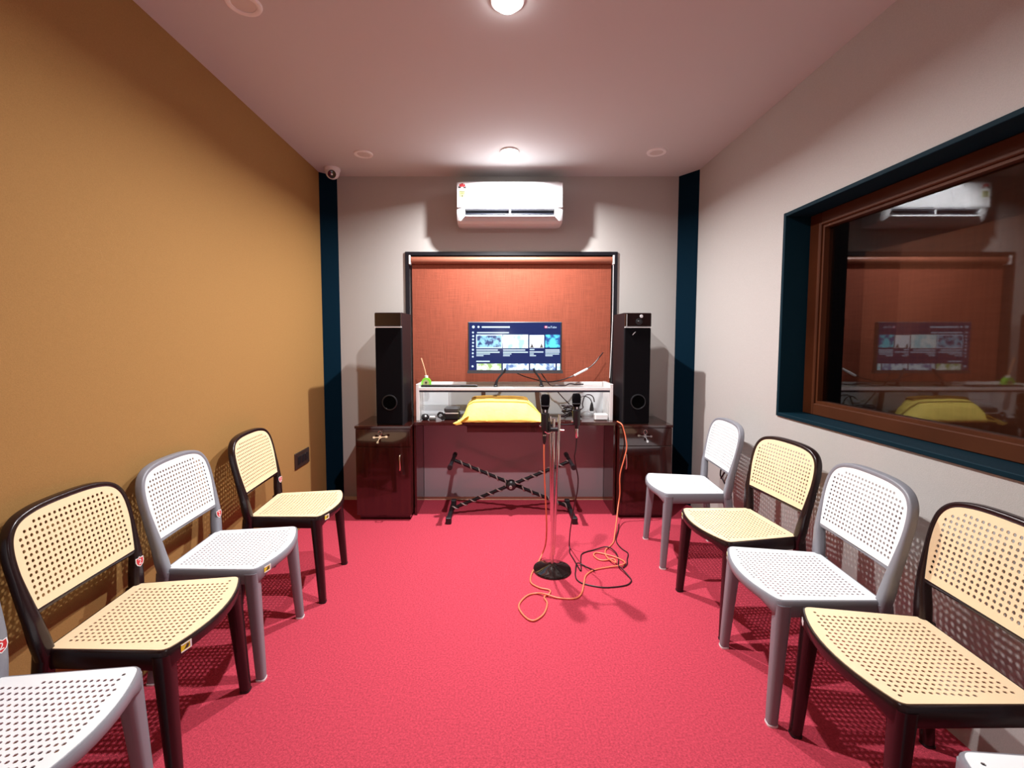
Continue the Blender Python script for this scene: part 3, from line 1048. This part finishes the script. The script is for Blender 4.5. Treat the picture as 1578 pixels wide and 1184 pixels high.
for (u, v, r_) in ((194, 222, 20), (266, 222, 16), (188, 300, 14), (190, 350, 15), (188, 398, 14), (188, 444, 14), (186, 492, 14), (186, 542, 15), (184, 592, 14), (184, 640, 13), (180, 776, 15), (698, 224, 14)):
    MB().lathe([(r_ * .000565, 0), (r_ * .000565, .001), (.0001, .001)], 14, (spx(u), -.0014, spz(v)), Matrix.Rotation(R(90), 3, 'X')).build('menu_icon', M['scrwhite'], sc)
rect(1200, 206, 1240, 240, M['scrpink'], 'logo_badge', -.0022, .005)
MB().prism([(spx(1212), spz(233)), (spx(1231), spz(223)), (spx(1212), spz(213))], lambda a, b, t: (a, t, b), -.002, -.003).build('play_arrow', M['scrwhite'], sc)
me = text_mesh('YouTube', .0235, .0003, 'logo_text', M['scrwhite'])
lt = put('logo_text', me, sc)
lt.location = (spx(1294), -.0022, spz(226))
lt.rotation_euler = (R(90), 0, 0)
for s, xt, xb in ((-1, -.075, -.155), (1, .150, .215)):
    mb = MB()
    pth = [(xt, -.004, .118), (xt + (xb - xt) * .25, -.010, .085), (xt + (xb - xt) * .8, -.018, .030), (xb, -.020, -.020)]
    mb.tube(smooth_path(pth, 4), [.008] * 9 + [.010, .011, .012, .012], 8)
    mb.box(xb - .016, xb + .016, -.045, .05, -.0255, -.015, .003)
    mb.build('leg', M['black'], tv, 60)

# ================================================================== KEYBOARD UNDER THE YELLOW CLOTH
kb = thing('covered_instrument', 'bright yellow cloth bundled over an instrument on the dark tabletop', 'cloth cover', (.0, 3.43, .748))
mb = MB()
secs = [(-.345, .0, .02, .06), (-.315, .012, .10, .4), (-.290, .06, .15, .7), (-.262, .135, .17, 1), (-.22, .165, .175, 1), (-.12, .172, .175, 1),
        (.0, .170, .175, 1), (.12, .168, .175, 1), (.205, .160, .175, 1), (.25, .120, .172, .9), (.29, .075, .165, .8), (.325, .035, .15, .6), (.345, .012, .12, .5)]
rings = []
rnd = random.Random(3)
base = [(0, .0), (-.004, .12), (.016, .36), (.040, .58), (.070, .78), (.105, .94), (.14, 1.0), (.185, .97), (.205, .6), (.205, 0)]
P3 = []
for x, h, d, k in secs:
    P3.append((x, h, d))
xsn = [s[0] for s in secs]
def interp(x, i):
    for a, b in zip(secs[:-1], secs[1:]):
        if a[0] <= x <= b[0]:
            t = (x - a[0]) / (b[0] - a[0])
            return a[i] + (b[i] - a[i]) * t
    return secs[-1][i]
NX = 60
bp = smooth_path([(a, b, 0) for a, b in base], 4)
for i in range(NX + 1):
    x = -.335 + .675 * i / NX
    h, d = max(interp(x, 1), .008), max(interp(x, 2), .03)
    ring = []
    for j, p in enumerate(bp):
        wv = .006 * noise.noise(Vector((x * 7, j * .16, 1.7))) + .007 * noise.noise(Vector((x * 22, j * .35, 5.1))) + .003 * noise.noise(Vector((x * 60, j * .8, 9.3)))
        ring.append((x + .05 * 0, p.x * d / .175 + .0 + wv * (.3 + p.y), max(0, p.y * h + (wv * .8 if p.y > .05 else 0)) ))
    rings.append(ring)
mb.rings(rings)
cl = mb.build('cloth', M['yellow'], kb, 60)
mb = MB()  # added strip that paints the shade along the cloth's top
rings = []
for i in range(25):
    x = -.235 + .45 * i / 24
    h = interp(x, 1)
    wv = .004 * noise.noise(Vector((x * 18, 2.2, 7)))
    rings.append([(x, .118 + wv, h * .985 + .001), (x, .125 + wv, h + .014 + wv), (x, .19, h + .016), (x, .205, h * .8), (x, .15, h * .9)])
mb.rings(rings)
tag(mb.build('cloth_shade', M['ochre'], kb, 60), 'painted ochre strip of shade along the top')
# the drooping corner at the left
mb = MB()
mb.rings([[(-.27 + a * .06, -.006 + b * .02, .045 + a * .03) for a, b in rrect(.4, 1, .5, 2)],
          [(-.31 + a * .05, -.018 + b * .02, .022 + a * .02) for a, b in rrect(.4, 1, .5, 2)],
          [(-.338 + a * .07, -.026 + b * .018, .004 + a * .015) for a, b in rrect(.4, .9, .5, 2)],
          [(-.322 + a * .05, -.030 + b * .010, -.012 + a * .01) for a, b in rrect(.5, .6, .5, 2)]])
mb.build('cloth_corner', M['yellow'], kb, 60)

# ================================================================== SMALL THINGS ON THE SHELF AND TABLE
af = thing('reed_diffuser', 'small green diffuser bottle with one reed on the white shelf', 'air freshener', (-.605, 3.62, 1.0125))
MB().prism(fillet([(-.040, 0), (.040, 0), (.040, .035), (.020, .068), (-.020, .068), (-.040, .035)], [.006, .006, .02, .02, .02, .02], 4), lambda a, b, t: (a, t, b), -.018, .018).build('bottle', M['green'], af, 40)
MB().prism(fillet([(-.026, .008), (.026, .008), (.026, .032), (.010, .052), (-.010, .052), (-.026, .032)], .01, 3), lambda a, b, t: (a, t, b), -.0192, -.018).build('label', M['labelgreen'], af)
MB().lathe([(.0001, 0), (.009, 0), (.009, .001), (.0001, .001)], 14, (0, -.0192, .028), Matrix.Rotation(R(90), 3, 'X')).build('label_spot', M['printdark'], af)
MB().lathe([(.014, .062), (.014, .082), (.011, .084), (.0001, .084)], 16).build('neck', M['white'], af, 40)
MB().tube([(.002, 0, .06), (-.012, .0, .13), (-.040, -.005, .225)], [.004, .005, .006], 8).build('reed', M['reed'], af, 60)

fb = thing('flat_keyboard', 'thin flat black bar lying along the left of the white shelf', 'sound bar', (-.41, 3.545, 1.0125))
MB().box(-.225, .225, -.020, .020, 0, .016, .005).build('body', M['black'], fb)
MB().box(.09, .215, -.022, .016, .012, .018, .002).build('raised_end', M['bezel'], fb)

bx = thing('black_device', 'black box with a ridged lid on the tabletop under the shelf', 'electronic box', (-.395, 3.58, .748))
MB().box(-.062, .062, -.05, .06, 0, .055, .008).build('base', M['black'], bx)
MB().box(-.058, .062, -.048, .06, .058, .098, .010).build('lid', M['bezel'], bx)
MB().box(-.050, .055, -.052, -.046, .050, .060).build('front_strip', M['silver'], bx)

ms = thing('round_gadget', 'small round black gadget at the left end under the shelf', 'gadget', (-.605, 3.54, .748))
MB().lathe([(.018, 0), (.030, .010), (.032, .024), (.022, .044), (.0001, .050)], 20).build('body', M['black'], ms, 50)
MB().lathe([(.008, 0), (.006, .006), (.0001, .008)], 10, (.008, -.024, .032), Matrix.Rotation(R(70), 3, 'X')).build('button', M['white'], ms, 50)

ad = thing('small_white_plug', 'little white plug lying beside the round black gadget', 'plug', (-.545, 3.53, .748))
MB().box(-.026, .026, -.018, .018, 0, .018, .004).build('body', M['printdark'], ad)
MB().box(-.022, .022, -.014, .014, .018, .034, .004).build('top', M['white'], ad)

pl = thing('black_clip', 'folded black clip leaning on the black box', 'clip', (-.475, 3.53, .748))
mb = MB().tube(smooth_path([(.028, 0, .010), (.012, 0, .05), (-.012, 0, .058), (-.026, 0, .036), (0, -.004, .020), (.026, -.004, .044)], 5), .009, 8)
mb.build('arm', M['black'], pl, 60)
MB().lathe([(.016, 0), (.016, .014), (.0001, .014)], 14, (.014, -.006, .018), Matrix.Rotation(R(90), 3, 'X')).build('knob', M['black'], pl, 50)

pa = thing('white_adapter', 'white power adapter at the right end under the shelf', 'adapter', (.795, 3.535, .748))
MB().box(-.052, .052, -.025, .03, 0, .052, .008).build('body', M['white'], pa)
MB().box(-.050, .050, -.028, -.022, .010, .012).build('seam', M['greyprint'], pa)
sk = thing('black_plug', 'black mains plug hanging above the white adapter', 'plug', (.735, 3.60, .83))
MB().lathe([(.006, .05), (.012, .03), (.017, .0), (.017, -.02), (.0001, -.022)], 12).build('body', M['black'], sk, 50)
MB().tube(smooth_path([(0, 0, .05), (-.02, 0, .085), (-.07, .005, .10), (-.12, .01, .07)], 5), .004, 6).build('lead', M['cable'], sk, 60)

def cable(name, pts, r, mat, label, cat='cable', n=6, k=5):
    o = MB().tube(smooth_path(pts, k), r, n).build(name, mat, None, 60)
    tag(o, label, cat)
    return o

# tangle of leads under the shelf
rnd = random.Random(11)
pts = [(.43, 3.62, 1.00), (.46, 3.62, .965), (.50, 3.61, .92)]
for i in range(34):
    a = i * 1.9
    pts.append((.575 + .075 * math.cos(a) + rnd.uniform(-.02, .02), 3.60 + .045 * math.sin(a * 1.3) + rnd.uniform(-.01, .01), .762 + .10 * abs(math.sin(i * .63)) * rnd.uniform(.4, 1.1)))
pts += [(.66, 3.60, .87), (.68, 3.61, .93), (.72, 3.62, .94), (.75, 3.62, .92), (.76, 3.62, .88)]
cable('cable_tangle', pts, .0045, M['cable'], 'black tangle of leads under the right half of the white shelf')

# television leads
cable('television_lead', [(.10, 3.640, 1.13), (.17, 3.648, 1.095), (.25, 3.648, 1.07), (.38, 3.65, 1.042), (.51, 3.65, 1.062), (.61, 3.66, 1.10), (.70, 3.68, 1.14), (.77, 3.70, 1.19), (.85, 3.73, 1.28)], .005, M['cable'],
      'long dark lead from the television across to the right speaker')
cable('shelf_lead', [(.324, 3.645, 1.12), (.36, 3.64, 1.07), (.40, 3.61, 1.020), (.45, 3.58, 1.020), (.52, 3.59, 1.020), (.56, 3.62, 1.030), (.62, 3.66, 1.020), (.68, 3.68, 1.020)], .005, M['cable'],
      'short dark lead drooping from the television onto the white shelf')
wc = thing('white_connector', 'white connector on the lead beside the right speaker', 'connector', (.655, 3.66, 1.118))
MB().tube([(-.055, .0, -.025), (.055, .0, .032)], .009, 8).build('sleeve', M['white'], wc, 60)
cable('hanging_lead', [(-.40, 3.768, .70), (-.35, 3.768, .675), (-.267, 3.768, .650), (-.164, 3.768, .632), (-.10, 3.768, .645), (-.05, 3.768, .655), (.02, 3.768, .640), (.10, 3.768, .655), (.16, 3.768, .668)], .004, M['cable'],
      'dark lead drooping under the tabletop')
cable('wall_lead', [(1.573, 3.00, .60), (1.565, 3.02, .52), (1.568, 3.10, .44), (1.565, 3.13, .40), (1.57, 3.06, .50), (1.565, 3.03, .55), (1.57, 3.01, .45), (1.565, 3.00, .39), (1.565, 3.05, .375), (1.57, 3.12, .40), (1.565, 3.14, .43), (1.57, 3.12, .53), (1.575, 3.11, .58)], .005, M['cable'],
      'looped dark lead on the wall behind the farthest white chair')

# ================================================================== KEYBOARD STAND
ks = thing('keyboard_stand', 'low folding cross stand wrapped in twisted leads in front of the table', 'stand', (.08, 3.48, 0))
def wrapped(p0, p1, name):
    p0, p1 = Vector(p0), Vector(p1)
    mb = MB().tube([p0, p1], .013, 10)
    b = mb.build(name, M['blackmatte'], ks, 60)
    ax = (p1 - p0).normalized()
    u = ax.cross(Vector((0, 1, 0))).normalized()
    v = ax.cross(u)
    L_ = (p1 - p0).length
    n = int(L_ / .006)
    hp = []
    for i in range(n + 1):
        q = i / n
        a = q * L_ / .075 * 2 * math.pi
        hp.append(p0 + (p1 - p0) * q + (u * math.cos(a) + v * math.sin(a)) * .016)
    MB().tube(hp, .0055, 6).build('wound_lead', M['wrap'], b, 60)
M['wrap'] = pmat('grey twisted lead', (.26, .20, .19, 1), .4)
zc = .275
wrapped((-.46, .0, .05), (.455, .0, .425), 'cross_bar')
wrapped((.46, .03, .05), (-.455, .03, .43), 'cross_bar')
MB().lathe([(.040, -.03), (.042, 0), (.036, .012), (.018, .02), (.0001, .022)], 24, (0.0, -.012, .238), Matrix.Rotation(R(90), 3, 'X')).build('pivot_knob', M['black'], ks, 40)
MB().lathe([(.012, 0), (.012, .014), (.0001, .014)], 12, (-.004, -.034, .232), Matrix.Rotation(R(90), 3, 'X')).build('pivot_bolt', M['wrap'], ks, 40)
for s in (-1, 1):
    ft = MB().box(s * .475 - .016, s * .475 + .016, -.19, .19, .012, .044, .004).build('foot_bar', M['blackmatte'], ks)
    for yy in (-.20, .17):
        MB().box(s * .475 - .021, s * .475 + .021, yy, yy + .05, 0, .05, .005).build('end_cap', M['black'], ft)
    ar = MB().tube([(s * .46, -.19, .437), (s * .46, .17, .437)], .014, 12).build('support_arm', M['blackmatte'], ks, 60)
    for yy in (-.20, .16):
        MB().tube([(s * .46, yy - .012, .437), (s * .46, yy + .03, .437)], .019, 12).build('arm_cap', M['black'], ar, 60)

# ================================================================== MICROPHONE STAND
st = thing('microphone_stand', 'chrome microphone stand on a round black base on the red carpet', 'microphone stand', (.308, 2.612, 0))
MB().lathe([(.113, 0), (.115, .006), (.112, .013), (.085, .022), (.035, .034), (.020, .042), (.0001, .043)], 48).build('base', M['gloss'], st, 40)
MB().tube([(0, 0, .04), (.002, 0, .92)], .0095, 12).build('pole', M['chrome'], st, 60)
MB().tube([(-.007, .004, .30), (-.019, .004, .935)], .0070, 10).build('boom_rod', M['chrome'], st, 60)
MB().tube([(.008, -.004, .10), (.036, -.006, .945)], .0080, 10).build('boom_rod', M['chrome'], st, 60)
MB().box(-.032, .030, -.016, .016, .845, .868, .005).build('clamp', M['black'], st)
MB().tube([(-.024, -.012, .86), (-.024, -.012, .905)], .008, 10).build('clamp_knob', M['black'], st, 60)
MB().tube([(.028, -.004, .853), (.062, -.012, .853)], .006, 8).build('clamp_screw', M['chrome'], st, 60)
MB().tube([(.0, 0, .88), (-.022, -.004, .886), (-.075, -.008, .886)], .006, 8).build('holder_arm', M['black'], st, 60)
MB().tube(smooth_path([(-.010, -.004, .846), (-.030, -.016, .838), (-.052, -.02, .850)], 4), .006, 8).build('wing_screw', M['chrome'], st, 60)
MB().tube([(.040, -.006, .888), (.075, -.004, .886), (.122, 0, .888)], .004, 8).build('holder_arm', M['black'], st, 60)

def mic(x, y, z0, z1, label, lean, boot):
    """z0 tail, z1 head"""
    t = thing('microphone', label, 'microphone', (x, y, z0))
    t.rotation_euler = (0, lean, 0)
    H_ = z1 - z0
    MB().lathe([(.011, 0), (.0115, .01), (.0165, H_ * .40), (.0185, H_ * .60), (.020, H_ * .64)], 18).build('handle', M['black'], t, 40)
    MB().lathe([(.0185, H_ * .62), (.021, H_ * .64), (.0245, H_ * .70), (.0262, H_ * .82), (.0255, H_ * .92), (.020, H_ * .985), (.0001, H_)], 20).build('head_grille', M['grille'], t, 50)
    MB().lathe([(.0255, H_ * .70), (.0275, H_ * .705), (.0275, H_ * .725), (.0255, H_ * .73)], 20).build('grille_ring', M['bezel'], t, 40)
    MB().box(-.003, .003, -.0205, -.015, H_ * .56, H_ * .62, .001).build('switch', M['silver'], t)
    cl_ = MB().lathe([(.0190, H_ * .10), (.0205, H_ * .12), (.0235, H_ * .42), (.0250, H_ * .52), (.0170, H_ * .54)], 18).build('clip_holder', M['black'], t, 40)
    MB().tube([(-.030, 0, H_ * .2), (-.012, 0, H_ * .2)], .005, 8).build('clip_screw', M['chrome'], cl_, 60)
    if boot:
        MB().lathe([(.011, 0), (.0115, -.012), (.0085, -.045), (.005, -.058)], 14).build('connector', M['black'], t, 40)
        MB().lathe([(.0125, .0), (.0125, -.006), (.010, -.006)], 14).build('connector_ring', M['chrome'], t, 40)
    else:
        MB().lathe([(.0095, 0), (.0095, -.045), (.0075, -.050), (.005, -.056)], 14).build('connector', M['chrome'], t, 40)
    return t

mic(.256, 2.604, .828, 1.068, 'black microphone with the orange cable, left on the stand', R(1), True)
mic(.446, 2.612, .862, 1.072, 'black microphone with the dark cable, held out right of the stand', R(-1), False)

# cables on the carpet
Z = .0055
oc = [(.254, 2.604, .775), (.254, 2.604, .70), (.258, 2.61, .58), (.268, 2.63, .42), (.278, 2.66, .25), (.278, 2.71, .12), (.262, 2.76, .03)]
fl = [(.225, 2.68), (.194, 2.60), (.174, 2.53), (.172, 2.46), (.215, 2.41), (.268, 2.387), (.262, 2.35), (.232, 2.32), (.242, 2.264), (.224, 2.191), (.194, 2.143), (.156, 2.117),
      (.12, 2.148), (.093, 2.219), (.103, 2.276), (.144, 2.336), (.191, 2.355), (.238, 2.336), (.305, 2.312), (.391, 2.306), (.438, 2.355), (.473, 2.466), (.499, 2.544),
      (.557, 2.603), (.642, 2.634), (.736, 2.65), (.768, 2.706), (.716, 2.773), (.624, 2.825), (.595, 2.790), (.610, 2.740), (.642, 2.722), (.703, 2.722), (.705, 2.668),
      (.678, 2.72), (.672, 2.79), (.688, 2.862), (.73, 2.917), (.771, 2.985)]
cross = {17: .013, 25: .013, 32: .014, 33: .018, 34: .014}
oc += [(x, y, cross.get(i, Z)) for i, (x, y) in enumerate(fl)]
oc += [(.80, 3.07, .02), (.845, 3.20, .06), (.885, 3.31, .13), (.905, 3.340, .22), (.905, 3.345, .36), (.935, 3.350, .48), (.955, 3.355, .57), (.948, 3.362, .64), (.935, 3.37, .70), (.92, 3.378, .742), (.90, 3.43, .755)]
cable('orange_cable', oc, .0047, M['orange'], 'long orange microphone cable looping over the red carpet up to the right cabinet', 'cable', 8, 6)
dc = [(.447, 2.612, .805), (.443, 2.612, .74), (.436, 2.615, .69), (.450, 2.64, .62), (.466, 2.66, .55), (.466, 2.68, .46), (.455, 2.72, .36), (.450, 2.78, .24), (.452, 2.86, .12), (.455, 2.90, .03)]
fl = [(.455, 2.88), (.447, 2.825), (.458, 2.739), (.470, 2.64), (.480, 2.60), (.503, 2.739), (.529, 2.817), (.61, 2.862), (.702, 2.889), (.740, 2.817), (.740, 2.739), (.715, 2.645), (.730, 2.581),
      (.750, 2.508), (.741, 2.473), (.705, 2.439), (.627, 2.419), (.555, 2.419), (.47, 2.453), (.440, 2.490), (.436, 2.54), (.447, 2.60), (.47, 2.672), (.524, 2.64), (.56, 2.58)]
dcz = {11: .014, 12: .015, 7: .006, 8: .014, 9: .014, 22: .014, 24: .014}
dc += [(x, y, dcz.get(i, .0045)) for i, (x, y) in enumerate(fl)]
cable('dark_cable', dc, .0037, M['cable'], 'dark microphone cable trailing from the right microphone over the carpet', 'cable', 8, 6)
cable('dark_loop', [(.74, 2.63, .0045), (.775, 2.674, .0045), (.795, 2.739, .0045), (.822, 2.817, .0045), (.800, 2.88, .0045), (.790, 2.95, .0045), (.80, 3.03, .0045), (.85, 3.16, .0045), (.885, 3.28, .0045)], .0037, M['cable'],
      'short dark cable on the carpet beside the orange coil', 'cable', 8, 6)

# ================================================================== WALL AND CEILING FITTINGS
dm = thing('dome_camera', 'small white dome security camera under the ceiling in the back left corner', 'security camera', (-1.335, 3.640, CEIL))
MB().lathe([(.060, 0), (.060, -.016), (.056, -.024), (.052, -.026)], 32).build('base', M['white'], dm, 40)
mb = MB()
prof = [(.054, -.024)] + [(.054 * math.cos(R(q)), -.030 - .054 * math.sin(R(q))) for q in range(0, 91, 10)]
mb.lathe(prof, 32)
mb.build('shell', M['white'], dm, 60)
rt = Matrix.Rotation(R(118), 3, 'X')
rt = Matrix.Rotation(R(14), 3, 'Z') @ rt
MB().lathe([(.030, .040), (.031, .052), (.026, .058), (.012, .056), (.0001, .054)], 24, (0, 0, -.036), rt).build('lens_ball', M['gloss'], dm, 40)
MB().lathe([(.008, .055), (.007, .060), (.0001, .061)], 12, (0, 0, -.036), rt).build('lens', M['silver'], dm, 40)

so = thing('socket_plate', 'dark brown socket plate low on the mustard wall', 'socket', (XL, 3.262, .455))
MB().box(0, .010, -.115, .115, 0, .115, .003).build('plate', M['socket'], so)
for yy in (-.06, .0, .06):
    MB().box(.010, .014, yy - .022, yy + .022, .030, .085, .0015).build('module', M['black'], so)
